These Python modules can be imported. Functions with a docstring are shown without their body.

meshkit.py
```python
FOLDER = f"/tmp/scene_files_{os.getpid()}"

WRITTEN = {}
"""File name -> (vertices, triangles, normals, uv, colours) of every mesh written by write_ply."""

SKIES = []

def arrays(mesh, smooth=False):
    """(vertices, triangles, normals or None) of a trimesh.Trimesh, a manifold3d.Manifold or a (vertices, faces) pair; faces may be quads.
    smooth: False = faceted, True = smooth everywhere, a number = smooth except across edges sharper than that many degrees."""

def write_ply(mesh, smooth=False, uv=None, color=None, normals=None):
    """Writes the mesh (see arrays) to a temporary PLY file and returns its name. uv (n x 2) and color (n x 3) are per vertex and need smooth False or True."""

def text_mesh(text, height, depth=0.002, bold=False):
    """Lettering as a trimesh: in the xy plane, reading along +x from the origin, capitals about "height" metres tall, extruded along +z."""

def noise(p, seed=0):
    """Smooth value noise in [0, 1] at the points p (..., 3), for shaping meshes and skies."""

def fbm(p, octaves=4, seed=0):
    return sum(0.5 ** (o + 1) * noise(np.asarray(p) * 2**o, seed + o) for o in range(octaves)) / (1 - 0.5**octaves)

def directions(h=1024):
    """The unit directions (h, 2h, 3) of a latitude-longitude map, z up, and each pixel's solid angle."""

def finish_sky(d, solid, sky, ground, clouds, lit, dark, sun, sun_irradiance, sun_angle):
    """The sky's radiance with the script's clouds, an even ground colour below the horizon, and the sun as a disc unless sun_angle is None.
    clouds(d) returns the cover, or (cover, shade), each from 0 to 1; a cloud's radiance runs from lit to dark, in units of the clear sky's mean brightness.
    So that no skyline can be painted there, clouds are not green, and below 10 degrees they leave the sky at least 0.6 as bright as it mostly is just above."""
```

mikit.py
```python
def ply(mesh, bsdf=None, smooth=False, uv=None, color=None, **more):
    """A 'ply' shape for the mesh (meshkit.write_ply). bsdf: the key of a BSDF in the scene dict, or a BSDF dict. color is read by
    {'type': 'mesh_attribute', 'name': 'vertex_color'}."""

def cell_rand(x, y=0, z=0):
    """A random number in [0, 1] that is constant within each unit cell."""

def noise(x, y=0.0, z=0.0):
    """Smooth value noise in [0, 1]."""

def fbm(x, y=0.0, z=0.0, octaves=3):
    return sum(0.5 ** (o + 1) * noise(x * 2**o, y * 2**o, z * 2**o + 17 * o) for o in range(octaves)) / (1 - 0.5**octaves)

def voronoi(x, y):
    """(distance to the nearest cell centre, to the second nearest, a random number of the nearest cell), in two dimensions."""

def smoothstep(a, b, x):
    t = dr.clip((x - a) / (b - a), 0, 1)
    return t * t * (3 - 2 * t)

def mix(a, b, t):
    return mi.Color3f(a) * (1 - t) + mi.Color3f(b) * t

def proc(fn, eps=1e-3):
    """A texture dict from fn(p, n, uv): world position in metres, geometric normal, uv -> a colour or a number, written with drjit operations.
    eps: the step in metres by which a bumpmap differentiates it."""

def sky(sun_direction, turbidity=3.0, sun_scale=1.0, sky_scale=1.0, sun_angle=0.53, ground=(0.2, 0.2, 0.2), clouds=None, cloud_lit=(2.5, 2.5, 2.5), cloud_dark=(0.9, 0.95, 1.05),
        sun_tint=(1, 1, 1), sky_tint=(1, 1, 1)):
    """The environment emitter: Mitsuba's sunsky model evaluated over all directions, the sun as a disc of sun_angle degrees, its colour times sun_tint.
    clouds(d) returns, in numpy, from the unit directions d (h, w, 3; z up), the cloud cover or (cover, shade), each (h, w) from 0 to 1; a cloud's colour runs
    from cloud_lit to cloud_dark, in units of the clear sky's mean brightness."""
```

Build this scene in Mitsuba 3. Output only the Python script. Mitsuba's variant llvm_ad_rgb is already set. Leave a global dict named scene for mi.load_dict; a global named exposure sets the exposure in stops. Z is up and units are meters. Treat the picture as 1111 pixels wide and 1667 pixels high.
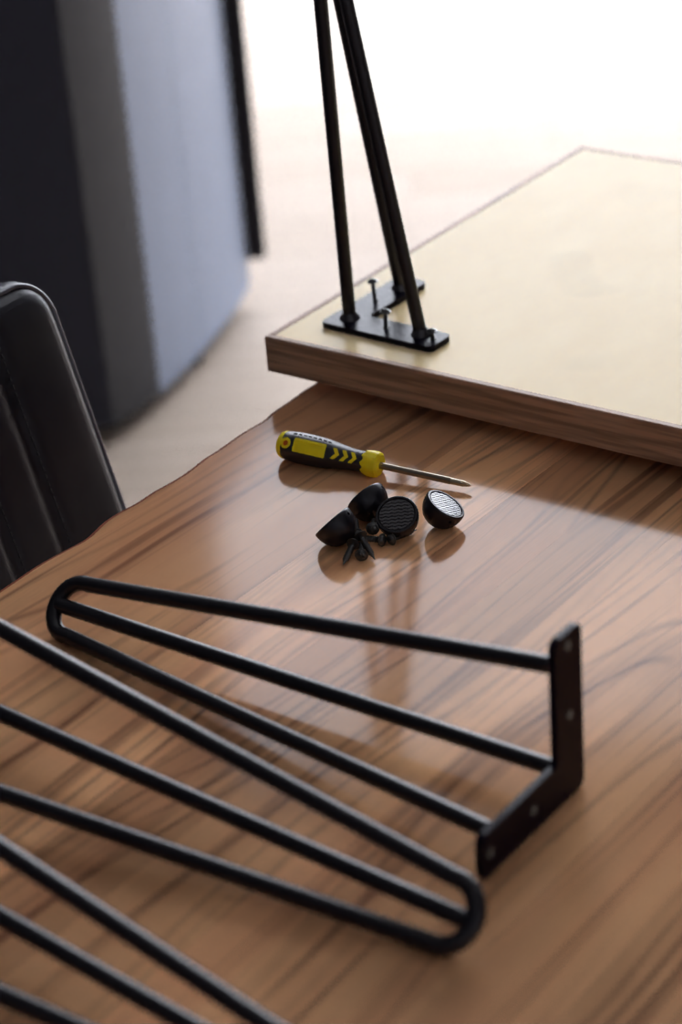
import math
import numpy as np
import trimesh
import manifold3d as m3
import shapely
from shapely.geometry import Polygon, LineString, Point, box as sbox
from shapely import affinity
import drjit as dr
import mitsuba as mi
import mikit
from mikit import noise, fbm, smoothstep, mix, cell_rand

T = mi.ScalarTransform4f
scene, labels = {"type": "scene"}, {}
rng = np.random.default_rng(7)

# ------------------------------------------------------------------ camera
F_PX, PITCH, ROLL, CAM_H = 3705.47, math.radians(27.683), math.radians(4.784), 0.76078
IW, IH = 1111, 1667
TZ = 0.75                                    # height of the walnut table top
CAM = np.array([0, 0, TZ + CAM_H])
FW = np.array([0, math.cos(PITCH), -math.sin(PITCH)])
_rt = np.array([1.0, 0, 0]); _dn = np.cross(FW, _rt)
RT = math.cos(ROLL) * _rt + math.sin(ROLL) * _dn
DN = -math.sin(ROLL) * _rt + math.cos(ROLL) * _dn
FOCUS, APERTURE = 1.62, 0.0085
scene["camera"] = {
    "type": "thinlens", "fov": math.degrees(2 * math.atan(IW / 2 / F_PX)), "fov_axis": "x",
    "aperture_radius": APERTURE, "focus_distance": FOCUS, "near_clip": 0.05, "far_clip": 200.0,
    "to_world": T().look_at(origin=CAM.tolist(), target=(CAM + FW).tolist(), up=(-DN).tolist()),
}
# ------------------------------------------------------------------ light: an overcast sky seen through the open glass front
SKY = 14.0                                   # overcast: a third as bright at the horizon as overhead
scene["sky"] = mikit.sky([0.5, 0.6, 0.6], turbidity=4.0, sun_scale=0.0, sky_scale=1.0, ground=(0.3, 0.3, 0.3),
                         clouds=lambda d: (np.ones(d.shape[:2]), (1 - d[..., 2]) * 2 / 3),
                         cloud_lit=(0.94 * SKY, 0.98 * SKY, 1.08 * SKY), cloud_dark=(0.0, 0.0, 0.0))
exposure = 3.62


def world(px, py, z):
    """The place at height z that a pixel of the photograph shows (used once, to survey the places of things)."""
    d = FW + RT * (px - IW / 2) / F_PX + DN * (py - IH / 2) / F_PX
    return CAM + d * ((z - CAM[2]) / d[2])


# ------------------------------------------------------------------ helpers
def key_for(name):
    if name not in scene and not any(k.startswith(name + "__") for k in scene):
        return name
    n = 1
    while f"{name}_{n:03d}" in scene or any(k.startswith(f"{name}_{n:03d}__") for k in scene):
        n += 1
    return f"{name}_{n:03d}"


def thing(name, label, cat, group=None):
    k = key_for(name)
    labels[k] = {"label": label, "category": cat}
    if group:
        labels[k]["group"] = group
    scene_keys.add(k)
    return k


scene_keys = set()


def add(key, mesh, bsdf, smooth=30, label=None, kind=None, to_world=None):
    """One entry; the key is numbered when it is taken."""
    head, _, tail = key.rpartition("__")
    k, n = key, 0
    while k in scene:
        n += 1
        k = f"{key}_{n:03d}"
    d = dict(mesh) if isinstance(mesh, dict) else mikit.ply(mesh, bsdf, smooth=smooth)
    if to_world is not None:
        d["to_world"] = T(np.asarray(to_world).tolist())
    scene[k] = d
    info = {}
    if label:
        info["label"] = label
    if kind:
        info["kind"] = kind
    if info:
        labels[k] = {**labels.get(k, {}), **info}
    return k


def struct(name, mesh, bsdf, label=None, smooth=False):
    return add(name, mesh, bsdf, smooth=smooth, label=label, kind="structure")


def to_tm(m):
    q = m.to_mesh()
    return trimesh.Trimesh(np.array(q.vert_properties[:, :3], float), np.array(q.tri_verts, int), process=False)


def to_m3(t):
    return m3.Manifold(m3.Mesh(np.asarray(t.vertices, np.float32), np.asarray(t.faces, np.uint32)))


def bx(x0, x1, y0, y1, z0, z1):
    m = trimesh.creation.box((x1 - x0, y1 - y0, z1 - z0))
    m.apply_translation(((x0 + x1) / 2, (y0 + y1) / 2, (z0 + z1) / 2))
    return m


def extrude(poly, z0, z1, bevel=0.0):
    """Prism of a shapely polygon; with a bevel, chamfered along its upper and lower rims."""
    if bevel <= 0:
        m = trimesh.creation.extrude_polygon(poly, z1 - z0, engine="earcut")
        m.apply_translation((0, 0, z0))
        return m
    def cs(p):
        rings = [np.array(p.exterior.coords)[:-1]] + [np.array(i.coords)[:-1] for i in p.interiors]
        return m3.CrossSection([r for r in rings], m3.FillRule.EvenOdd)
    a, b = cs(poly), cs(poly.buffer(-bevel, join_style=2))
    body = m3.Manifold.extrude(a, z1 - z0 - 2 * bevel).translate((0, 0, z0 + bevel))
    # chamfers as thin steps: three shrinking slices each side
    parts = [body]
    for i in range(3):
        o = bevel * (1 - math.cos((i + 1) / 3 * math.pi / 2)) * 0.98
        h0 = bevel * math.sin(i / 3 * math.pi / 2)
        h1 = bevel * math.sin((i + 1) / 3 * math.pi / 2)
        c = cs(poly.buffer(-o, join_style=2))
        parts.append(m3.Manifold.extrude(c, z1 - bevel + h1 - (z0 + bevel - h1)).translate((0, 0, z0 + bevel - h1)))
    return to_tm(m3.Manifold.batch_boolean(parts, m3.OpType.Add))


def tube(path, r, n=20, caps=True):
    """A round bar along a polyline (parallel-transported frames)."""
    p = np.asarray(path, float)
    t = np.gradient(p, axis=0)
    t /= np.linalg.norm(t, axis=1, keepdims=True)
    u = np.cross(t[0], [0.3, 0.5, 0.81]); u /= np.linalg.norm(u)
    rr = np.broadcast_to(r, len(p))
    rows = []
    ang = np.arange(n) / n * 2 * math.pi
    for i in range(len(p)):
        u = u - t[i] * (u @ t[i]); u /= np.linalg.norm(u)
        w = np.cross(t[i], u)
        rows.append(p[i] + rr[i] * (np.cos(ang)[:, None] * u + np.sin(ang)[:, None] * w))
    v = np.vstack(rows); f = []
    for i in range(len(p) - 1):
        for j in range(n):
            a, b = i * n + j, i * n + (j + 1) % n
            f += [[a, b, b + n], [a, b + n, a + n]]
    if caps:
        v = np.vstack([v, p[0], p[-1]])
        for j in range(n):
            f.append([len(v) - 2, (j + 1) % n, j])
            o = (len(p) - 1) * n
            f.append([len(v) - 1, o + j, o + (j + 1) % n])
    m = trimesh.Trimesh(v, np.array(f), process=False)
    return m


def lathe(profile, n=40, axis="z"):
    """Solid of revolution of (radius, height) pairs running from bottom to top."""
    m = trimesh.creation.revolve(np.asarray(profile, float), sections=n)
    if axis == "x":
        m.apply_transform(np.array([[0, 0, 1, 0], [0, 1, 0, 0], [-1, 0, 0, 0], [0, 0, 0, 1.0]]))
    return m


def rounded_box(sx, sy, sz, r, seg=16):
    s = m3.Manifold.sphere(r, seg)
    c = [s.translate((a * (sx / 2 - r), b * (sy / 2 - r), d * (sz / 2 - r))) for a in (-1, 1) for b in (-1, 1) for d in (-1, 1)]
    return m3.Manifold.batch_hull(c)


def frame(x, y, z, o):
    m = np.eye(4)
    m[:3, 0], m[:3, 1], m[:3, 2], m[:3, 3] = x, y, z, o
    return m


def basis_from_z(z, hint=(0.2, 0.1, 1.0)):
    z = np.asarray(z, float); z = z / np.linalg.norm(z)
    x = np.cross(hint, z); x /= np.linalg.norm(x)
    return x, np.cross(z, x), z


def rigid(m, v):
    return v @ m[:3, :3].T + m[:3, 3]


# ------------------------------------------------------------------ materials
def P(name, color, rough=0.5, **more):
    d = {"type": "principled", "base_color": color if isinstance(color, dict) else {"type": "rgb", "value": list(color)}, "roughness": rough}
    d.update(more)
    scene[name] = {"type": "twosided", "bsdf": d}
    return name


PA = math.radians(51.0)                       # direction in which the table's planks run
DX, DY = math.cos(PA), math.sin(PA)
SEAMS = [0.14, 0.215, 0.285, 0.345, 0.42, 0.49, 0.5527, 0.601, 0.688, 0.755, 0.8188, 0.8988, 1.2]
TONE = [0.8, 0.9, 0.7, 0.8, 0.7, 0.82, 0.85, 1.1, 1.0, 0.97, 1.2, 0.9, 1.0]


def walnut(p, n, uv):
    a = p.x * DX + p.y * DY
    b = -p.x * DY + p.y * DX
    idx, tone = mi.Float(0), mi.Float(TONE[0])
    for i, s in enumerate(SEAMS[1:-1]):
        on = b > s
        idx = dr.select(on, i + 1.0, idx)
        tone = dr.select(on, TONE[i + 1], tone)
    o = idx * 7.31
    warp = fbm(a * 2.0 + o, b * 9.0 + o, 0.0, octaves=3)
    w2 = noise(a * 9.0 + o, b * 40.0, 4.0)
    rings = 0.5 + 0.5 * dr.sin(6.2832 * (b * 42.0 + 5.5 * warp + 0.3 * w2 + o))
    line = dr.power(rings, 11.0) * smoothstep(0.3, 0.75, noise(a * 4.0 + 3 * o, b * 30.0, 6.0))
    streak = fbm(a * 3.5 + o, b * 170.0 + 8 * warp, 2.0, octaves=3)
    fine = noise(a * 70.0, b * 1300.0, o)
    broad = fbm(a * 1.4 + o * 3, b * 24.0 + 4 * warp, 5.0, octaves=2)
    g = 0.45 * line + 0.55 * smoothstep(0.5, 0.85, streak) + 0.10 * fine + 0.75 * (broad - 0.38)
    c = mix((0.74, 0.40, 0.20), (0.20, 0.083, 0.043), dr.clip(g, 0, 1))
    red = smoothstep(0.45, 0.75, fbm(a * 3.0 + 9 + o, b * 30.0, 8.0, octaves=2))
    c = c * (1 - 0.35 * red) + mi.Color3f(0.54, 0.23, 0.12) * 0.35 * red
    return c * tone


def veneer(p, n, uv):
    s = fbm(p.x * 10 + p.y * 13, p.x * 28 - p.y * 22, 0.0, octaves=3)
    k = smoothstep(0.68, 0.85, fbm(p.x * 14, p.y * 14, 3.0, octaves=2))
    return mix((0.97, 0.78, 0.45), (0.93, 0.71, 0.38), s) * (1 - 0.06 * k)


def band_wood(p, n, uv):
    s = fbm(p.x * 12 - p.y * 9, p.x * 9 + p.y * 12, p.z * 260, octaves=3)
    return mix((0.47, 0.275, 0.165), (0.26, 0.145, 0.085), smoothstep(0.3, 0.7, s))


def floor_wood(p, n, uv):
    row = dr.floor(p.y / 0.13)
    r = cell_rand(row, dr.floor(p.x / 1.2 + 0.37 * row), 3)
    g = fbm(p.x * 4 + r * 31, p.y * 60, r * 9, octaves=3)
    return mix((0.72, 0.61, 0.52), (0.50, 0.40, 0.31), 0.6 * g + 0.4 * r)


def leather_bump(p, n, uv):
    return 0.5 * fbm(p.x * 700, p.y * 700, p.z * 700, octaves=2)


P("walnut", mikit.proc(walnut), 0.105, specular=0.055)
P("bark_edge", (0.20, 0.058, 0.030), 0.6, specular=0.03)
P("veneer", mikit.proc(veneer), 0.3, specular=0.045)
P("band_wood", mikit.proc(band_wood), 0.5, specular=0.3)
P("black_metal", (0.0035, 0.0024, 0.0085), 0.30, specular=0.07)
P("hole_metal", (0.35, 0.34, 0.30), 0.5, metallic=0.5)
P("rod_metal", (0.0030, 0.0024, 0.0055), 0.37, specular=0.42)
P("weld_metal", (0.018, 0.015, 0.019), 0.3, specular=0.7)
P("black_screw", (0.055, 0.054, 0.052), 0.2, specular=0.9, metallic=0.6)
P("screw_head", (0.055, 0.055, 0.053), 0.2, specular=1.0, metallic=0.6)
P("cap_plastic", (0.003, 0.0025, 0.006), 0.36, specular=0.45)
P("cap_sole", (0.004, 0.0035, 0.005), 0.5, specular=0.3)
P("cap_ridge_lightened", (0.020, 0.018, 0.022), 0.24, specular=0.9)  # greyer than the sole, so groove shading is painted in as colour
P("handle_black", (0.008, 0.007, 0.012), 0.42, specular=0.8, sheen=0.4)
P("dimple_shade", (0.004, 0.004, 0.005), 0.7, specular=0.03)  # near-black flush patches stand in for the shade inside the grip's dimples
P("yellow_plastic", (1.0, 0.80, 0.012), 0.34, specular=0.45)
P("orange_plastic", (0.62, 0.10, 0.01), 0.45)
P("shaft_steel", (0.34, 0.29, 0.22), 0.26, metallic=1.0)
P("tip_steel", (0.55, 0.47, 0.33), 0.3, metallic=1.0)
scene["leather"] = {"type": "twosided", "bsdf": {"type": "bumpmap", "arbitrary": mikit.proc(leather_bump, eps=4e-4), "scale": 0.0002, "bsdf": {
    "type": "principled", "base_color": {"type": "rgb", "value": [0.006, 0.0058, 0.011]}, "roughness": 0.4, "specular": 0.5}}}
P("piping_highlight", (0.06, 0.06, 0.08), 0.22, specular=1.0)  # paler than the leather: the rim's glancing highlight is put into the colour
P("thread_black", (0.02, 0.022, 0.023), 0.6)
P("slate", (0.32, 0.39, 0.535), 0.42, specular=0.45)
P("slate_grey_shaded", (0.044, 0.051, 0.064), 0.45, specular=0.35)  # charcoal base also carries the shade on the curve's dark end
P("slate_side_shaded", (0.027, 0.030, 0.046), 0.55, specular=0.25)  # side turned from the window: its shade is put into this darker base
P("strip_black", (0.010, 0.009, 0.012), 0.6, specular=0.2)
P("floor_wood", mikit.proc(floor_wood), 0.45, specular=0.012)
P("wall_paint", (0.46, 0.46, 0.48), 0.8, specular=0.2)
P("dark_paint", (0.05, 0.048, 0.055), 0.8, specular=0.2)
P("left_paint", (0.10, 0.10, 0.11), 0.8, specular=0.2)
P("ceiling_paint", (0.45, 0.45, 0.45), 0.9, specular=0.1)
P("frame_paint", (0.7, 0.7, 0.7), 0.5)
P("terrace_stone", (0.55, 0.55, 0.54), 0.8, specular=0.2)

# ------------------------------------------------------------------ the room (only its floor is in the frame)
X0, X1, Y0, Y1, ZC = -2.0, 5.9, -2.2, 7.2, 5.8
WX0, WX1, WZ1 = -0.5, 4.6, 4.9
fl = "floor"
rows = np.arange(math.floor(Y0 / 0.13), math.ceil(Y1 / 0.13))
struct("floor", bx(X0, X1, Y0, Y1, -0.10, -0.012), "dark_paint", "wood plank floor of the room")
for r in rows:
    y0, y1 = max(r * 0.13, Y0), min((r + 1) * 0.13, Y1)
    if y1 < 2.2:                       # hidden below the table: the slab carries on
        continue
    o = -0.37 * r
    cuts = sorted({X0, X1, *[(k + (o % 1)) * 1.2 for k in range(-3, 5) if X0 + 0.05 < (k + (o % 1)) * 1.2 < X1 - 0.05]})
    for a, b in zip(cuts, cuts[1:]):
        if a > 1.9:
            b = a if False else b
        add("floor__plank", bx(a + 0.0006, b - 0.0006, y0 + 0.0006, y1 - 0.0006, -0.012, 0.0), "floor_wood", smooth=False)
add("floor__plank_bed", bx(X0, X1, Y0, 2.2, -0.012, 0.0), "floor_wood", smooth=False)
struct("wall_left", bx(X0 - 0.12, X0, Y0, Y1 + 0.12, 0, ZC), "left_paint")
struct("wall_right", bx(X1, X1 + 0.12, Y0, Y1 + 0.12, 0, ZC), "dark_paint")
struct("wall_front", bx(X0 - 0.12, X1 + 0.12, Y0 - 0.12, Y0, 0, ZC), "wall_paint")
struct("ceiling", bx(X0 - 0.12, X1 + 0.12, Y0 - 0.12, Y1 + 0.12, ZC, ZC + 0.1), "ceiling_paint")
wb = trimesh.util.concatenate([bx(X0, WX0, Y1, Y1 + 0.12, 0, ZC), bx(WX1, X1, Y1, Y1 + 0.12, 0, ZC), bx(WX0, WX1, Y1, Y1 + 0.12, WZ1, ZC)])
struct("wall_back", wb, "wall_paint")
fr = [bx(WX0, WX0 + 0.05, Y1 + 0.02, Y1 + 0.1, 0, WZ1), bx(WX1 - 0.05, WX1, Y1 + 0.02, Y1 + 0.1, 0, WZ1),
      bx(WX0 + 0.05, WX1 - 0.05, Y1 + 0.02, Y1 + 0.1, WZ1 - 0.05, WZ1)]
struct("window_1", trimesh.util.concatenate(fr), "frame_paint")
struct("terrace", bx(X0 - 6, X1 + 8, Y1 + 0.12, Y1 + 12, -0.2, -0.02), "terrace_stone")

# ------------------------------------------------------------------ the walnut table
d2 = np.array([DX, DY]); n2 = np.array([-DY, DX])
edge_px = [(-60, 1008), (0, 965), (27, 947), (68, 919), (108, 897), (144, 879), (160, 864), (176, 848), (202, 832), (230, 818), (252, 802), (282, 786), (310, 769), (338, 746),
           (360, 733), (400, 704), (438, 683), (446, 673), (482, 649), (500, 635), (519, 624)]
edge = [world(x, y, TZ)[:2] for x, y in edge_px]
edge = [e for e in edge]
first, last = edge[0], edge[-1]
pre = []
for i in range(1, 12):
    q = first - d2 * 0.06 * i
    pre.append(q + n2 * (0.006 * math.sin(i * 1.7) - 0.012 * 0))
post = [last + d2 * 0.05 + n2 * 0.004, last + d2 * 0.12 - n2 * 0.004, last + d2 * 0.19 - n2 * 0.012, last + d2 * 0.24 - n2 * 0.03, last + d2 * 0.265 - n2 * 0.06]
live = pre[::-1] + edge + post
# rounded by one pass of corner cutting
def chaikin(p, k=1):
    p = np.asarray(p)
    for _ in range(k):
        q = np.empty((2 * (len(p) - 1), p.shape[1]))
        q[0::2] = 0.75 * p[:-1] + 0.25 * p[1:]
        q[1::2] = 0.25 * p[:-1] + 0.75 * p[1:]
        p = np.vstack([p[:1], q, p[-1:]])
    return p
live = chaikin(live, 2)
endp, startp = live[-1] @ d2, live[0] @ d2
q_min = SEAMS[0]
right = [n2 * q_min + d2 * endp, n2 * q_min + d2 * startp]
outline = Polygon(np.vstack([live, np.array(right)])).buffer(0)
table = thing("table", "long walnut table of joined planks with a wavy live edge", "table")
TH = 0.036
for i in range(len(SEAMS) - 1):
    lo, hi = SEAMS[i], SEAMS[i + 1]
    g = 0.00004
    strip = Polygon([n2 * (lo + g) + d2 * -1, n2 * (hi - g) + d2 * -1, n2 * (hi - g) + d2 * 4, n2 * (lo + g) + d2 * 4])
    pc = outline.intersection(strip)
    if pc.is_empty:
        continue
    if pc.geom_type != "Polygon":
        pc = max(pc.geoms, key=lambda a: a.area)
    add(table + "__plank", extrude(pc, TZ - TH, TZ), "walnut", smooth=False)
# the rounded bark-brown rim of the live edge
nrm = np.gradient(live, axis=0); nrm /= np.linalg.norm(nrm, axis=1, keepdims=True)
nrm = np.stack([-nrm[:, 1], nrm[:, 0]], 1)
prof = [(0.0002, 0.0), (0.0032, -0.0010), (0.0055, -0.004), (0.0066, -0.012), (0.0045, -0.024), (0.0, -0.0345), (0.0001, -0.036)]
vv = np.vstack([np.column_stack([live + nrm * o, np.full(len(live), TZ + z)]) for o, z in prof])
L = len(live); ff = []
for r_ in range(len(prof) - 1):
    for j in range(L - 1):
        a = r_ * L + j
        ff += [[a, a + L, a + L + 1], [a, a + L + 1, a + 1]]
rim = trimesh.Trimesh(vv, np.array(ff), process=False)
add(table + "__live_edge", rim, "bark_edge", smooth=True, label="reddish brown bark edge")
for pa in (startp + 0.12, endp - 0.18):
    for q in (0.22, 0.93):
        c = d2 * pa + n2 * q
        add(table + "__leg", bx(c[0] - 0.03, c[0] + 0.03, c[1] - 0.03, c[1] + 0.03, 0.0, TZ - TH), "black_metal", smooth=False)

# ------------------------------------------------------------------ the upturned board
BT, BGAP = 0.03086, 0.0132
BC = np.array([-0.04923, 1.67870]); BA = -0.66094
b1 = np.array([math.cos(BA), math.sin(BA)]); b2 = np.array([-b1[1], b1[0]])
BL, BW = 0.92, 0.4987
BZ0, BZ1 = TZ + BGAP, TZ + BGAP + BT
board = thing("wooden_board", "upturned wooden board with pale underside and dark edges, overhanging the table", "board")
bm = frame(np.append(b1, 0), np.append(b2, 0), [0, 0, 1], np.append(BC, 0))
EB = 0.006
core = bx(EB, BL - EB, EB, BW - EB, BZ0 + 0.003, BZ1 - 0.0004); core.apply_transform(bm)
add(board + "__pale_panel", core, "veneer", smooth=False, label="pale veneered underside facing up")
def band(u0, u1, v0, v1):
    p = sbox(u0, v0, u1, v1)
    m = extrude(p, BZ0, BZ1, 0.0012)
    m.apply_transform(bm)
    return m
add(board + "__edge_band", band(0, BL, 0, EB), "band_wood", smooth=False, label="dark walnut front edge")
add(board + "__edge_band", band(0, BL, BW - EB, BW), "band_wood", smooth=False)
add(board + "__edge_band", band(0, EB, EB, BW - EB), "band_wood", smooth=False)
add(board + "__edge_band", band(BL - EB, BL, EB, BW - EB), "band_wood", smooth=False)
face = bx(EB, BL - EB, EB, BW - EB, BZ0, BZ0 + 0.003); face.apply_transform(bm)
add(board + "__face_panel", face, "band_wood", smooth=False)
for u in (0.30, 0.62):
    k = bx(u, u + 0.05, 0.13, 0.37, TZ, BZ0); k.apply_transform(bm)
    add(board + "__batten", k, "band_wood", smooth=False)

# ------------------------------------------------------------------ hairpin legs
LA, LW, LC, LE, LP, LH, LR, ROD, PT = 0.10964, 0.02906, 0.01745, 0.08754, 0.0137, 0.3969, 0.01835, 0.0053, 0.0048
HOLES = [(0.0555, 0.0150), (0.1010, 0.0150)]
lpoly = Polygon([(0, 0), (LA, 0), (LA, LW), (LW, LW), (LW, LA), (0, LA)])
lpoly = lpoly.buffer(-0.006).buffer(0.006, quad_segs=6).buffer(0.003).buffer(-0.003)
for a, b in HOLES:
    lpoly = lpoly.difference(Point(a, b).buffer(0.0028, quad_segs=5)).difference(Point(b, a).buffer(0.0028, quad_segs=5))
rings = []
for a, b in HOLES:
    for u, w in ((a, b), (b, a)):
        c = lathe([(0.0027, 0.0003), (0.0030, -PT), (0.0027, -PT), (0.0022, -0.0005), (0.0023, 0.0003), (0.0027, 0.0003)], 20)
        c.apply_translation((u, w, 0)); rings.append(c)
plate_mesh = extrude(lpoly, -PT, 0.0, 0.0007)
pA, pB, pC = np.array([LE, LC, -PT]), np.array([LC, LE, -PT]), np.array([LC, LC, -PT])
pF = np.array([LP, LP, -LH])
up = (pA + pB) / 2 - pF; up /= np.linalg.norm(up)
uu = pA - pB; uu /= np.linalg.norm(uu)
cen = pF + up * LR
arc = [cen + LR * (math.cos(t) * uu - math.sin(t) * up) for t in np.radians(np.linspace(-6, 186, 33))]
path = [pA + (arc[0] - pA) * t for t in np.linspace(0, 0.98, 12)] + arc + [arc[-1] + (pB - arc[-1]) * t for t in np.linspace(0.02, 1, 12)]
bent_mesh = tube(path, ROD, 22)
cend = pF + up * 0.003
centre_mesh = tube([pC + (cend - pC) * t for t in np.linspace(0, 1, 6)], ROD, 22)
def weld(p, q):
    d = (q - p) / np.linalg.norm(q - p)
    m = lathe([(0, -0.0005), (ROD + 0.0034, -0.0005), (ROD + 0.0029, 0.0010), (ROD + 0.0013, 0.0026), (ROD + 0.0004, 0.0052), (0, 0.0052)], 28)
    ang = np.linspace(0, 2 * np.pi, 9)
    x, y, z = basis_from_z(d)
    m.apply_transform(frame(x, y, z, p))
    return m
hole_parts = [("screw_hole", mikit.ply(c, "hole_metal", smooth=30)) for c in rings]
leg_parts = hole_parts + [("mounting_plate", mikit.ply(plate_mesh, "black_metal", smooth=28)), ("bent_rod", mikit.ply(bent_mesh, "rod_metal", smooth=50)),
             ("center_rod", mikit.ply(centre_mesh, "rod_metal", smooth=50))] + \
            [("weld_bead", mikit.ply(weld(p, q), "weld_metal", smooth=40)) for p, q in ((pA, arc[0]), (pB, arc[-1]), (pC, cend))]
leg_verts = np.vstack([plate_mesh.vertices, bent_mesh.vertices, centre_mesh.vertices])
n_plate = len(plate_mesh.vertices)


def ortho(r):
    u, _, v = np.linalg.svd(np.array(r, float))
    return u @ v


def lay(rot, t, low):
    """Rests a leg on the table: tips it about its low arm until plate and foot both touch."""
    rot = ortho(rot)
    b = rot[:, low].copy(); b[2] = 0; b /= np.linalg.norm(b)
    # first level the low arm
    ax = np.cross(rot[:, low], b)
    rot = trimesh.transformations.rotation_matrix(math.asin(np.clip(np.linalg.norm(ax), 0, 1)), ax)[:3, :3] @ rot if np.linalg.norm(ax) > 1e-9 else rot
    lo, hi = -0.15, 0.15
    def gap(an):
        q = trimesh.transformations.rotation_matrix(an, b)[:3, :3] @ rot
        z = leg_verts @ q.T
        return z[:n_plate, 2].min() - z[n_plate:, 2].min(), q, z[:, 2].min()
    s = gap(lo)[0] < gap(hi)[0]
    for _ in range(50):
        mid = (lo + hi) / 2
        if (gap(mid)[0] < 0) == s:
            lo = mid
        else:
            hi = mid
    _, q, zmin = gap(lo)
    m = np.eye(4); m[:3, :3] = q; m[:3, 3] = [t[0], t[1], TZ - zmin + 0.0002]
    return m


def hairpin(label, m):
    k = thing("hairpin_leg", label, "table leg", "black hairpin table legs")
    for name, d in leg_parts:
        add(f"{k}__{name}", d, None, to_world=m)
    return k


mu = np.eye(4)
mu[:3, :3] = ortho([[0.63481, 0.77265, 0.0], [0.77266, -0.63482, 0.0], [0.0, 0.0, -1]])
mu[:3, 3] = [-0.00456, 1.68749, BZ1]
hairpin("black hairpin leg standing upright on the pale board, its plate fixed with half-driven screws", mu)
M1 = lay([[0.01735, -0.61379, 0.78928], [0.00173, -0.78938, -0.6139], [0.99985, 0.01201, -0.01263]], [0.12768, 1.08819], 1)
hairpin("black hairpin leg lying on the table with its L-shaped plate in view at the right", M1)
M2 = lay([[-0.67516, -0.02594, -0.73722], [-0.73722, -0.01145, 0.67556], [-0.02596, 0.9996, -0.01139]], [-0.23232, 1.22441], 0)
hairpin("black hairpin leg lying in the middle, its rounded foot pointing right", M2)
M3 = lay([[-0.70168, 0.00613, -0.71247], [-0.71213, 0.0259, 0.70157], [0.02275, 0.99965, -0.01381]], [-0.31751, 1.12349], 0)
hairpin("black hairpin leg nearest the camera, three rods crossing the bottom left corner", M3)

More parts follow.
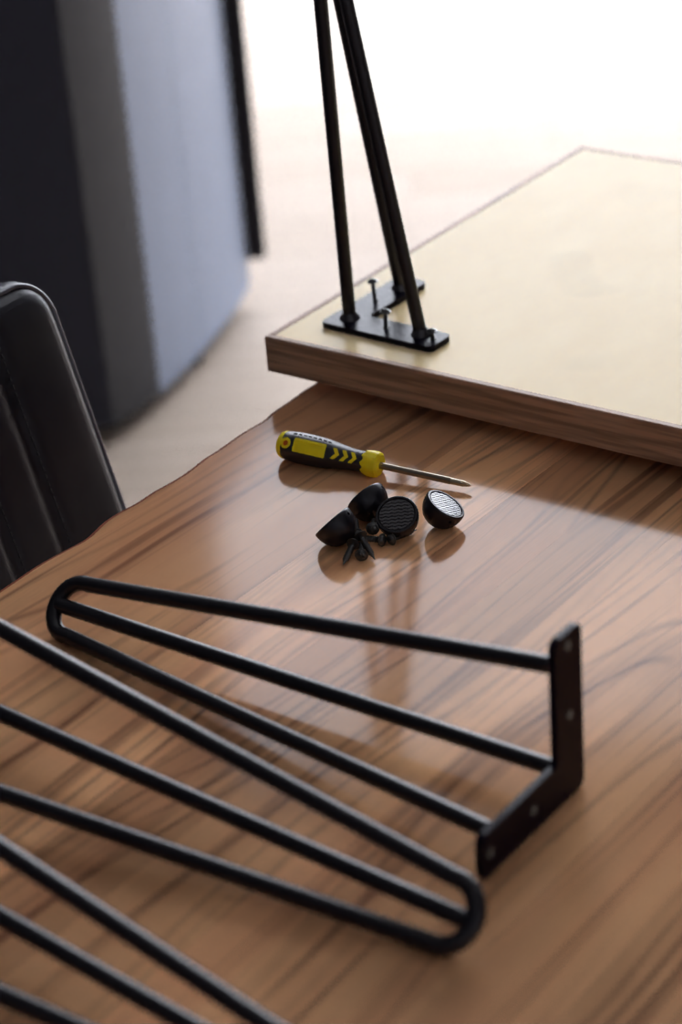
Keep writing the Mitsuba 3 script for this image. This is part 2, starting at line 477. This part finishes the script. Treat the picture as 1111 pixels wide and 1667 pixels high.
# ------------------------------------------------------------------ wood screws
SR, SL = 0.0017, 0.025
def screw_meshes():
    head = lathe([(0, -0.0001), (0.0030, -0.0001), (0.0046, 0.0), (0.00475, 0.0004), (0.0045, 0.0007), (0.0036, 0.0009), (0.0034, 0.0016), (0.0026, 0.0024), (0.0012, 0.0028), (0, 0.0029)], 28)
    a = m3.Manifold.cube((0.0044, 0.0009, 0.003), True).translate((0, 0, 0.0029))
    b = m3.Manifold.cube((0.0009, 0.0044, 0.003), True).translate((0, 0, 0.0029))
    head = to_tm(to_m3(head) - (a + b))
    pr, pitch = [(0, -SL)], 0.0021
    z = -SL
    pr.append((0.0004, -SL + 0.0004))
    zz = -SL + 0.0014
    while zz < -0.004:
        k = min(1.0, (zz + SL) / 0.006)
        pr += [(0.00095 * k + 0.0002, zz), (SR * 1.25 * k + 0.0002, zz + pitch * 0.5), (SR * 1.25 * k + 0.0002, zz + pitch * 0.58)]
        zz += pitch
    pr += [(0.00125, zz), (0.0014, -0.003), (0.0015, 0.0), (0, 0.0)]
    return mikit.ply(head, "screw_head", smooth=35), mikit.ply(lathe(pr, 14), "black_screw", smooth=25), np.vstack([head.vertices, lathe(pr, 14).vertices])
head_ply, thread_ply, screw_verts = screw_meshes()


def screw(label, group, m):
    k = thing("wood_screw", label, "screw", group)
    add(k + "__head", head_ply, None, to_world=m)
    add(k + "__thread", thread_ply, None, to_world=m)


def plate_point(a, b):
    return rigid(mu, np.array([[a, b, 0.0]]))[0]


# the front arm of the upright plate is its local y arm, the rear one its x arm
for (a, b), out, tilt, lab in [((HOLES[0][1], HOLES[0][0]), 0.0135, (0.02, -0.05), "black screw standing half driven in the middle of the plate's front arm"),
                               ((HOLES[0][0], HOLES[0][1]), 0.0165, (-0.06, 0.03), "black screw standing highest, in the middle of the plate's rear arm"),
                               ((HOLES[1][1], HOLES[1][0]), 0.0055, (-0.12, 0.05), "black screw almost driven home at the front tip of the upright leg's plate"),
                               ((HOLES[1][0], HOLES[1][1]), 0.008, (0.08, 0.05), "black screw half hidden behind the rods, at the rear tip of the plate")]:
    base = plate_point(a, b); base[2] = BZ1 + PT
    x, y, z = basis_from_z([tilt[0], tilt[1], 1.0], (1, 0.2, 0))
    screw(lab, "screws in the upright leg's plate", frame(x, y, z, base + z * out))

pile = [  # head pixel, head height, tip pixel, tip height
    ((575, 886), 0.0062, (553, 932), 0.0026, "black screw lying nearest in the pile, its tip pointing down left"),
    ((588, 873), 0.0098, (612, 913), 0.0026, "black screw with its tip pointing down right between the pile's front screws"),
    ((589, 903), 0.0050, (590, 868), 0.0024, "black screw with its round head turned to the camera at the front of the pile"),
    ((622, 879), 0.0050, (594, 876), 0.0026, "black screw lying crosswise, left one of the two heads below the ribbed cap"),
    ((638, 877), 0.0050, (668, 866), 0.0026, "black screw whose head is the right one of the two below the ribbed cap"),
    ((607, 860), 0.0105, (612, 838), 0.0040, "black screw with its head up between the domed cap and the ribbed cap"),
    ((581, 869), 0.0075, (578, 838), 0.0085, "black screw standing at the back, between the two dark domed caps"),
]
for hp, hz, tp, tz, lab in pile:
    h = world(*hp, TZ + hz); t = world(*tp, TZ + tz)
    x, y, z = basis_from_z(h - t, (0.3, 0.4, 0.9))
    m = frame(x, y, z, h)
    low = rigid(m, screw_verts)[:, 2].min()
    if low < TZ:
        m[2, 3] += TZ - low
    screw(lab, "loose screws piled by the rubber caps", m)

# ------------------------------------------------------------------ foot caps
CR, CD = 0.0152, 0.0185
prof = [(0, -CD)] + [(CR * math.sin(t) ** 0.85, -0.0022 - (CD - 0.0022) * math.cos(t)) for t in np.linspace(0.12, math.pi / 2, 14)] + \
       [(CR, -0.0012), (CR - 0.0002, -0.0004), (CR - 0.0006, -0.00005), (CR - 0.0008, 0.0), (CR - 0.0019, 0.0), (CR - 0.0021, -0.0003), (CR - 0.0022, -0.0009), (0, -0.0009)]
dome = lathe(prof, 56)
hole = m3.Manifold.cylinder(0.006, 0.0011, 0.0011, 18).rotate((90, 0, 0)).translate((0, -CR + 0.004, -0.0045))
dome = to_tm(to_m3(dome) - hole)
dome_ply = mikit.ply(dome, "cap_plastic", smooth=40)
ridges = []
disc = Point(0, 0).buffer(CR - 0.0028, quad_segs=16)
xs = np.linspace(-CR, CR, 80)
for i in range(9):
    y = (i - 4) * 0.0027
    w = LineString(np.stack([xs, y + 0.00042 * np.sin(xs * 2 * math.pi / 0.0046)], 1)).buffer(0.0009).intersection(disc)
    if w.is_empty:
        continue
    if w.geom_type != "Polygon":
        w = max(w.geoms, key=lambda g: g.area)
    ridges.append(mikit.ply(extrude(w.simplify(0.00005), -0.0009, -0.0003), "cap_ridge_lightened", smooth=False))
pad_ply = mikit.ply(lathe([(0, -0.0009), (CR - 0.0022, -0.0009), (CR - 0.0024, -0.00072), (0, -0.00072)], 40), "cap_sole", smooth=30)
TC, UPI = -FW, -DN
for lab, px, nv, spin in [
    ("black domed rubber cap leftmost in the pile, its rim pointing left", (540, 848), -0.06 * TC + (-0.655 * RT + 0.755 * UPI), 53),
    ("black domed rubber cap at the back of the pile, smooth round side showing", (593, 808), -0.30 * TC + (-0.62 * RT + 0.78 * UPI), 60),
    ("black rubber cap showing its ribbed round sole to the camera", (646, 837), 0.84 * TC + 0.54 * (-0.35 * RT + 0.94 * UPI), 0),
    ("black rubber cap lying apart below the screwdriver's tip, sole shining pale", (727, 820), 0.46 * TC + 0.89 * (0.55 * RT + 0.835 * UPI), 20)]:
    z = nv / np.linalg.norm(nv)
    x = RT - z * (RT @ z); x /= np.linalg.norm(x)
    y = np.cross(z, x)
    s, c = math.sin(math.radians(spin)), math.cos(math.radians(spin))
    x, y = c * x + s * y, -s * x + c * y
    m = frame(x, y, z, [0, 0, 0])
    low = rigid(m, np.array(dome.vertices))[:, 2].min()
    m[:3, 3] = world(*px, TZ - low)
    k = thing("rubber_foot_cap", lab, "foot cap", "rubber foot caps")
    add(k + "__dome", dome_ply, None, to_world=m)
    s_ = add(k + "__sole", pad_ply, None, to_world=m)
    for rp in ridges:
        add(s_ + "__ridge", rp, None, to_world=m)

# ------------------------------------------------------------------ screwdriver (built along +x, butt at 0)
hx = np.array([0.0, 0.0015, 0.004, 0.009, 0.016, 0.026, 0.036, 0.046, 0.055, 0.062, 0.068, 0.074, 0.079])
hr = np.array([0.0078, 0.0092, 0.0103, 0.0112, 0.0118, 0.0119, 0.0115, 0.0104, 0.0091, 0.0083, 0.0080, 0.0083, 0.0088])
from scipy.interpolate import PchipInterpolator
HR = PchipInterpolator(hx, hr)
driver = thing("screwdriver", "small black and yellow screwdriver lying on the table in front of the board", "screwdriver")
sd0, sd1 = world(457, 722, TZ + 0.0118), world(767, 790, TZ + 0.0050)
ax = sd1 - sd0; SDL = np.linalg.norm(ax); ax /= SDL
up_ = np.array([0, 0, 1.0]); side = np.cross(up_, ax); side /= np.linalg.norm(side); upv = np.cross(ax, side)
sm = frame(ax, side, upv, sd0)          # local x = axis, y = away from the camera, z = up
SDE = SDL
xs = np.linspace(0.002, 0.079, 60)
body = lathe([(0, xs[0])] + [(HR(x) - 0.0001, x) for x in xs] + [(0, xs[-1])], 48, "x")
# six shallow flats with soft corners
v = np.array(body.vertices); an = np.arctan2(v[:, 2], v[:, 1]); rad = np.hypot(v[:, 1], v[:, 2])
def section(an, x):
    return 1 - 0.035 * (0.5 + 0.5 * np.cos(6 * (an - math.radians(145)))) * smooth01((x - 0.002) / 0.01) * smooth01((0.078 - x) / 0.02)
def smooth01(t):
    t = np.clip(t, 0, 1); return t * t * (3 - 2 * t)
k_ = section(an, v[:, 0]); v[:, 1] *= k_; v[:, 2] *= k_
body = trimesh.Trimesh(v, body.faces, process=False)
PH0 = math.radians(180 - 38)             # direction of the label side, from +y (far) over +z (up) to -y (near)
def patch(poly, t0, t1, ph0=PH0, step=0.0009):
    m = extrude(poly, 0, 1.0)
    vv, ff_ = trimesh.remesh.subdivide_to_size(m.vertices * [1, 1, 0.0005], m.faces, step, max_iter=12)
    X, S, Z = vv[:, 0], vv[:, 1], vv[:, 2] / 0.0005
    R = HR(np.clip(X, 0, 0.079))
    ph = ph0 - S / R
    r = R * section(ph, X) + t0 + (t1 - t0) * Z
    return trimesh.Trimesh(np.stack([X, r * np.cos(ph), r * np.sin(ph)], 1), ff_, process=False)
add(driver + "__grip", body, "handle_black", smooth=35, to_world=sm, label="black rubber grip")
butt = lathe([(0, -0.0008), (0.005, -0.0006), (0.0080, 0.0004), (0.0097, 0.0020), (0.0107, 0.0040), (0.0108, 0.0054), (0.0100, 0.0058), (0, 0.0058)], 40, "x")
add(driver + "__butt_cap", butt, "yellow_plastic", smooth=35, to_world=sm, label="yellow end cap")
ring = Point(0.0098, 0.0).buffer(0.0042, quad_segs=12).difference(Point(0.0098, 0).buffer(0.0021, quad_segs=8))
hr_ = add(driver + "__hanging_ring", patch(ring, -0.0004, 0.0006), "yellow_plastic", smooth=35, to_world=sm, label="yellow ring")
add(hr_ + "__hole_lining", patch(Point(0.0098, 0).buffer(0.0022, quad_segs=8), -0.0005, 0.0001), "orange_plastic", smooth=35, to_world=sm, label="orange red hole")
rect = sbox(0.0175, -0.0045, 0.0425, 0.0045).buffer(0.0007)
inner = sbox(0.0192, -0.0028, 0.0408, 0.0028).buffer(0.0005)
pl = add(driver + "__name_panel", patch(rect.difference(inner), -0.0004, 0.0009), "yellow_plastic", smooth=35, to_world=sm, label="yellow panel with a recessed middle")
add(pl + "__recess", patch(inner.buffer(0.0002), -0.0004, 0.00012), "yellow_plastic", smooth=35, to_world=sm)
for cx in (0.0500, 0.0572, 0.0642):
    w, hh, d_ = 0.0033, 0.0042, 0.0030
    chev = Polygon([(cx - w / 2, hh), (cx + w / 2, hh), (cx + w / 2 + d_, 0), (cx + w / 2 - 0.0006, -hh), (cx - w / 2 - 0.0006, -hh), (cx - w / 2 + d_, 0)]).buffer(-0.0003).buffer(0.0003)
    add(driver + "__chevron", patch(chev, -0.0004, 0.0006), "yellow_plastic", smooth=35, to_world=sm, label="yellow chevron")
for i in range(8):
    dot = affinity.skew(sbox(0, -0.0007, 0.0022, 0.0007), xs=-20)
    dot = affinity.translate(dot, 0.013 + i * 0.0042, 0).buffer(0.0003)
    add(driver + "__grip_dot", patch(dot, -0.0004, 0.00012, PH0 - math.radians(50)), "dimple_shade", smooth=35, to_world=sm)
# collar: eight soft facets with a scalloped rear rim
nC = 64
cx_ = np.array([0.0725, 0.0735, 0.0770, 0.0815, 0.0838, 0.0850, 0.0852])
cr_ = np.array([0.0084, 0.0094, 0.0101, 0.0101, 0.0095, 0.0078, 0.0])
cv, cf = [], []
angs = np.arange(nC) / nC * 2 * math.pi
for i, (x, r) in enumerate(zip(cx_, cr_)):
    fac = 1 - 0.045 * (1 - np.abs(np.cos(4 * angs)))
    xx = x + (0.0011 * np.cos(8 * angs) if i < 2 else 0 * angs)
    cv.append(np.stack([xx, r * fac * np.cos(angs), r * fac * np.sin(angs)], 1))
cv = np.vstack(cv)
for i in range(len(cx_) - 1):
    for j in range(nC):
        a, b = i * nC + j, i * nC + (j + 1) % nC
        cf += [[a, b, b + nC], [a, b + nC, a + nC]]
add(driver + "__collar", trimesh.Trimesh(cv, np.array(cf), process=False), "yellow_plastic", smooth=25, to_world=sm, label="yellow collar")
SRD = 0.0026
add(driver + "__shaft", lathe([(0, 0.080), (SRD, 0.080), (SRD, SDE - 0.0165), (SRD - 0.0002, SDE - 0.0158), (0, SDE - 0.0158)], 24, "x"), "shaft_steel", smooth=35, to_world=sm, label="dull steel shaft")
tip = lathe([(0, SDE - 0.0165), (SRD - 0.0002, SDE - 0.0165), (SRD - 0.0003, SDE - 0.0060), (0.0012, SDE - 0.0012), (0.0006, SDE), (0, SDE)], 24, "x")
tipm = to_m3(tip)
for a in range(4):
    g = m3.Manifold.cube((0.012, 0.002, 0.0022), True).rotate((45, 0, 0)).rotate((0, 14, 0)).translate((SDE - 0.0045, 0, 0.0030)).rotate((a * 90 + 40, 0, 0))
    tipm = tipm - g
add(driver + "__cross_tip", to_tm(tipm), "tip_steel", smooth=30, to_world=sm, label="brassy cross-shaped tip")

# ------------------------------------------------------------------ the leather chair beyond the table's edge
chair = thing("dining_chair", "black leather dining chair with stitched backrest, behind the table's left edge", "chair")
cd = np.array([0.609, 0.793, 0]); cn = np.array([-0.793, 0.609, 0])
c0 = world(175, 850, TZ)
LEAN = math.radians(16)
def on_plane(px, py, p, n):
    d = FW + RT * (px - IW / 2) / F_PX + DN * (py - IH / 2) / F_PX
    return CAM + d * (((np.asarray(p) - CAM) @ n) / (d @ n))
OFF = 0.125
Bp = on_plane(175, 850, c0 + OFF * cn, cn)
s_edge = cd @ Bp
Tp = on_plane(14, 443, cd * s_edge, cd)
cu = cn * math.sin(LEAN) + np.array([0, 0, 1]) * math.cos(LEAN)
cback = np.cross(cd, cu)                     # out of the rear or front face
if cback @ cn < 0:
    cback = -cback
CWD, CTH = 0.46, 0.075
top_z = Tp[2]
hgt = (top_z - 0.40) / math.cos(LEAN)
RB = 0.017
RC = 0.034
ball = m3.Manifold.sphere(RB, 24)
bk = []
for sx in (-1, 1):
    for sz in (-1, 1):
        for t in np.linspace(0, math.pi / 2, 6):
            for sy in (-1, 1):
                bk.append(ball.translate((sx * (CWD / 2 - RC + (RC - RB) * math.cos(t)), sy * (CTH / 2 - RB), sz * (hgt / 2 - RC + (RC - RB) * math.sin(t)))))
bk = m3.Manifold.batch_hull(bk).refine_to_length(0.006)
bk = to_tm(bk)
v = np.array(bk.vertices)
seam_s = []
x_seams = [CWD / 2 - 0.045, CWD / 2 - 0.095, CWD / 2 - 0.23, -CWD / 2 + 0.095, -CWD / 2 + 0.045]
CH = {}
# local: x along the edge, y towards the rear (cback), z up the back; the silhouette's edge is x = +CWD/2
mid_front = Bp - cd * (CWD / 2)
chm = frame(cd, cback, cu, [0, 0, 0])
# the top of the slab reaches Tp
zc = (Tp - Bp) @ cu
org = Bp - cd * (CWD / 2) + cu * (zc - hgt / 2)
chm[:3, 3] = org
def to_local(p):
    return (p - org) @ np.stack([cd, cback, cu], 1)
pf = chm[:3, 3] + cback * (-CTH / 2)
s1 = [to_local(on_plane(x, y, pf, cback))[0] for x, y in ((5, 620), (60, 755), (115, 885))]
s2 = [to_local(on_plane(x, y, pf, cback))[0] for x, y in ((5, 850), (40, 950))]
g1, g2 = float(np.mean(s1)), float(np.mean(s2))
grooves = [g1, g2, -g1 * 0.55, -g1]
front = v[:, 1] < -CTH / 2 + RB * 1.05
v[:, 1] += np.where(front, 0.006 * np.abs(v[:, 0] / (CWD / 2)) ** 14 + 0.006 * np.clip(v[:, 2] / (hgt / 2), 0, 1) ** 14, 0)
for g in grooves:
    v[:, 1] += np.where(front, 0.005 * np.exp(-((v[:, 0] - g) / 0.006) ** 2), 0)
bk = trimesh.Trimesh(v, bk.faces, process=False)
add(chair + "__backrest", bk, "leather", smooth=True, to_world=chm)
st = []
for g in grooves:
    for z in np.arange(-hgt / 2 + 0.04, hgt / 2 - 0.03, 0.0062):
        m = rounded_box(0.0012, 0.0012, 0.0042, 0.00055, 8).translate((g + 0.0052, -CTH / 2 + 0.0012, z))
        st.append(to_tm(m))
add(chair + "__stitching", trimesh.util.concatenate(st), "thread_black", smooth=30, to_world=chm, kind="stuff", label="dark seam stitches down the backrest")
# piping along the rear rim of side and top
px_, pz_ = CWD / 2 - RB * 0.22, hgt / 2 - RB * 0.22
pr_ = [(-px_, -hgt / 2 + 0.03), (-px_, pz_ - RC)] + [(-px_ + RC - RC * math.sin(t), pz_ - RC + RC * (1 - math.cos(t)) ) for t in (0,)] + \
      [(-px_ + RC - RC * math.cos(t), pz_ - RC + RC * math.sin(t)) for t in np.linspace(0.15, math.pi / 2, 7)] + \
      [(px_ - RC + RC * math.sin(t), pz_ - RC + RC * math.cos(t)) for t in np.linspace(0, math.pi / 2 - 0.15, 7)] + [(px_, pz_ - RC), (px_, -hgt / 2 + 0.03)]
pr_ = pr_[:2] + pr_[3:]
pip = chaikin([(a, -CTH / 2 + RB * 0.30 + 0.004, b) for a, b in pr_], 2)
add(chair + "__piping_highlight", tube(pip, 0.0021, 10), "piping_highlight", smooth=50, to_world=chm, label="piped leather seam round the rim, highlight put into its paler colour")
seat = to_tm(rounded_box(CWD, 0.44, 0.09, 0.03, 24))
sc = c0 + cn * (OFF + 0.01) - cd * 0
seat_c = Bp - cd * (CWD / 2); seat_c = seat_c + cn * (-(0.22) - (Bp[2] - 0.44) * math.tan(LEAN)); seat_c[2] = 0.44
stm = frame(cd, -cn, [0, 0, 1], seat_c)
stm[:3, 1] = np.cross([0, 0, 1], cd)
add(chair + "__seat", seat, "leather", smooth=40, to_world=stm)
for a in (-1, 1):
    for b in (-1, 1):
        lg = tube([[a * 0.19, b * 0.18, -0.03], [a * 0.205, b * 0.2, -0.44]], [0.016, 0.011], 14)
        add(chair + "__leg", lg, "black_metal", smooth=50, to_world=stm)

# ------------------------------------------------------------------ the dark panelled cabinet
cab = thing("cabinet", "tall dark slate grey panelled cabinet with a black edge strip, behind the leather chair", "cabinet")
KZ0, KZ1 = 0.03, 1.75
foot_right = [world(x, y, KZ0)[:2] for x, y in [(265, 638), (303, 602), (338, 564), (372, 522), (398, 484), (408, 462)]]
q, left_pts = foot_right[0], []
for ph, w in ((61, 0.018), (58, 0.018), (55, 0.018), (52, 0.018)):     # the rounded corner
    q = q - np.array([w, w * math.tan(math.radians(ph))])
    left_pts.append(q)
foot_line = np.array(left_pts[::-1] + foot_right)
ca = foot_line[0]
back_dir = np.array([-0.86, -0.5])
A_end = ca + np.array([-0.99, -0.12]) * 0.55
def off(line, d):
    t = np.gradient(line, axis=0); t /= np.linalg.norm(t, axis=1, keepdims=True)
    return line + np.stack([-t[:, 1], t[:, 0]], 1) * d
def panel(line, z0, z1, th=0.02):
    line = np.asarray(line)
    poly = Polygon(np.vstack([line, off(line, th)[::-1]])).buffer(0)
    return extrude(poly.buffer(-0.0015).buffer(0.0015, quad_segs=4), z0, z1)
fine_line = chaikin(foot_line, 3)
s_ix = int(np.argmin(np.linalg.norm(fine_line - foot_line[6], axis=1)))
r_ix = int(np.argmin(np.linalg.norm(fine_line - foot_line[4], axis=1)))
lA = np.array([A_end + (ca - A_end) * t for t in np.linspace(0, 0.9985, 8)])
lB, lB2, lC = fine_line[:r_ix], fine_line[r_ix - 1:s_ix], fine_line[s_ix - 1:]
trim_ = lambda l, e: np.vstack([l[0] + (l[1] - l[0]) * 0, l[1:-1], l[-1] - (l[-1] - l[-2]) / np.linalg.norm(l[-1] - l[-2]) * e])
for l, mt, lb in ((lA, "slate_side_shaded", "side panel, shade put into its darker colour"), (lB, "slate_grey_shaded", "charcoal panel next to the dark side, shade put into its colour"), (lB2, "slate", None), (lC, "slate", None)):
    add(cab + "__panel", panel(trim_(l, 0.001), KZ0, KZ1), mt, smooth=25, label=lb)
inner_line = np.vstack([off(lA, 0.0215), off(lB, 0.0215)[1:], off(lB2, 0.0215)[1:], off(lC, 0.0215)[1:]])
bc = inner_line[-1] + np.array([-0.55, 0.12]); bd_ = inner_line[0] + np.array([-0.1, 0.75])
core = Polygon(np.vstack([inner_line, [bc], [bd_]])).buffer(0)
if core.geom_type != "Polygon":
    core = max(core.geoms, key=lambda g: g.area)
add(cab + "__carcass", extrude(core, KZ0, KZ1 - 0.005), "strip_black", smooth=25, label="black carcass behind the panels")
e = world(411, 466, 0.0)[:2]
tdir = np.array([0.36, 0.93])
e0 = lC[-1] + tdir * 0.004
sp = Polygon([e0 + np.array([0.028, -0.004]), e0 + np.array([0.030, 0.03]), e0 + np.array([-0.05, 0.04]), e0 + np.array([-0.05, 0.0])])
add(cab + "__edge_strip", extrude(sp.buffer(-0.004).buffer(0.004), 0.075, KZ1), "strip_black", smooth=25, label="black vertical edge strip")
for q in (foot_line[6] + np.array([-0.03, 0.01]), foot_line[8] + np.array([-0.04, 0.0]), (A_end + ca) / 2 + np.array([0.0, 0.06]), core.centroid.coords[0] + np.array([-0.1, 0.12])):
    m = lathe([(0, 0), (0.016, 0), (0.02, 0.01), (0.02, KZ0), (0, KZ0)], 20); m.apply_translation((q[0], q[1], 0))
    add(cab + "__foot", m, "strip_black", smooth=35)
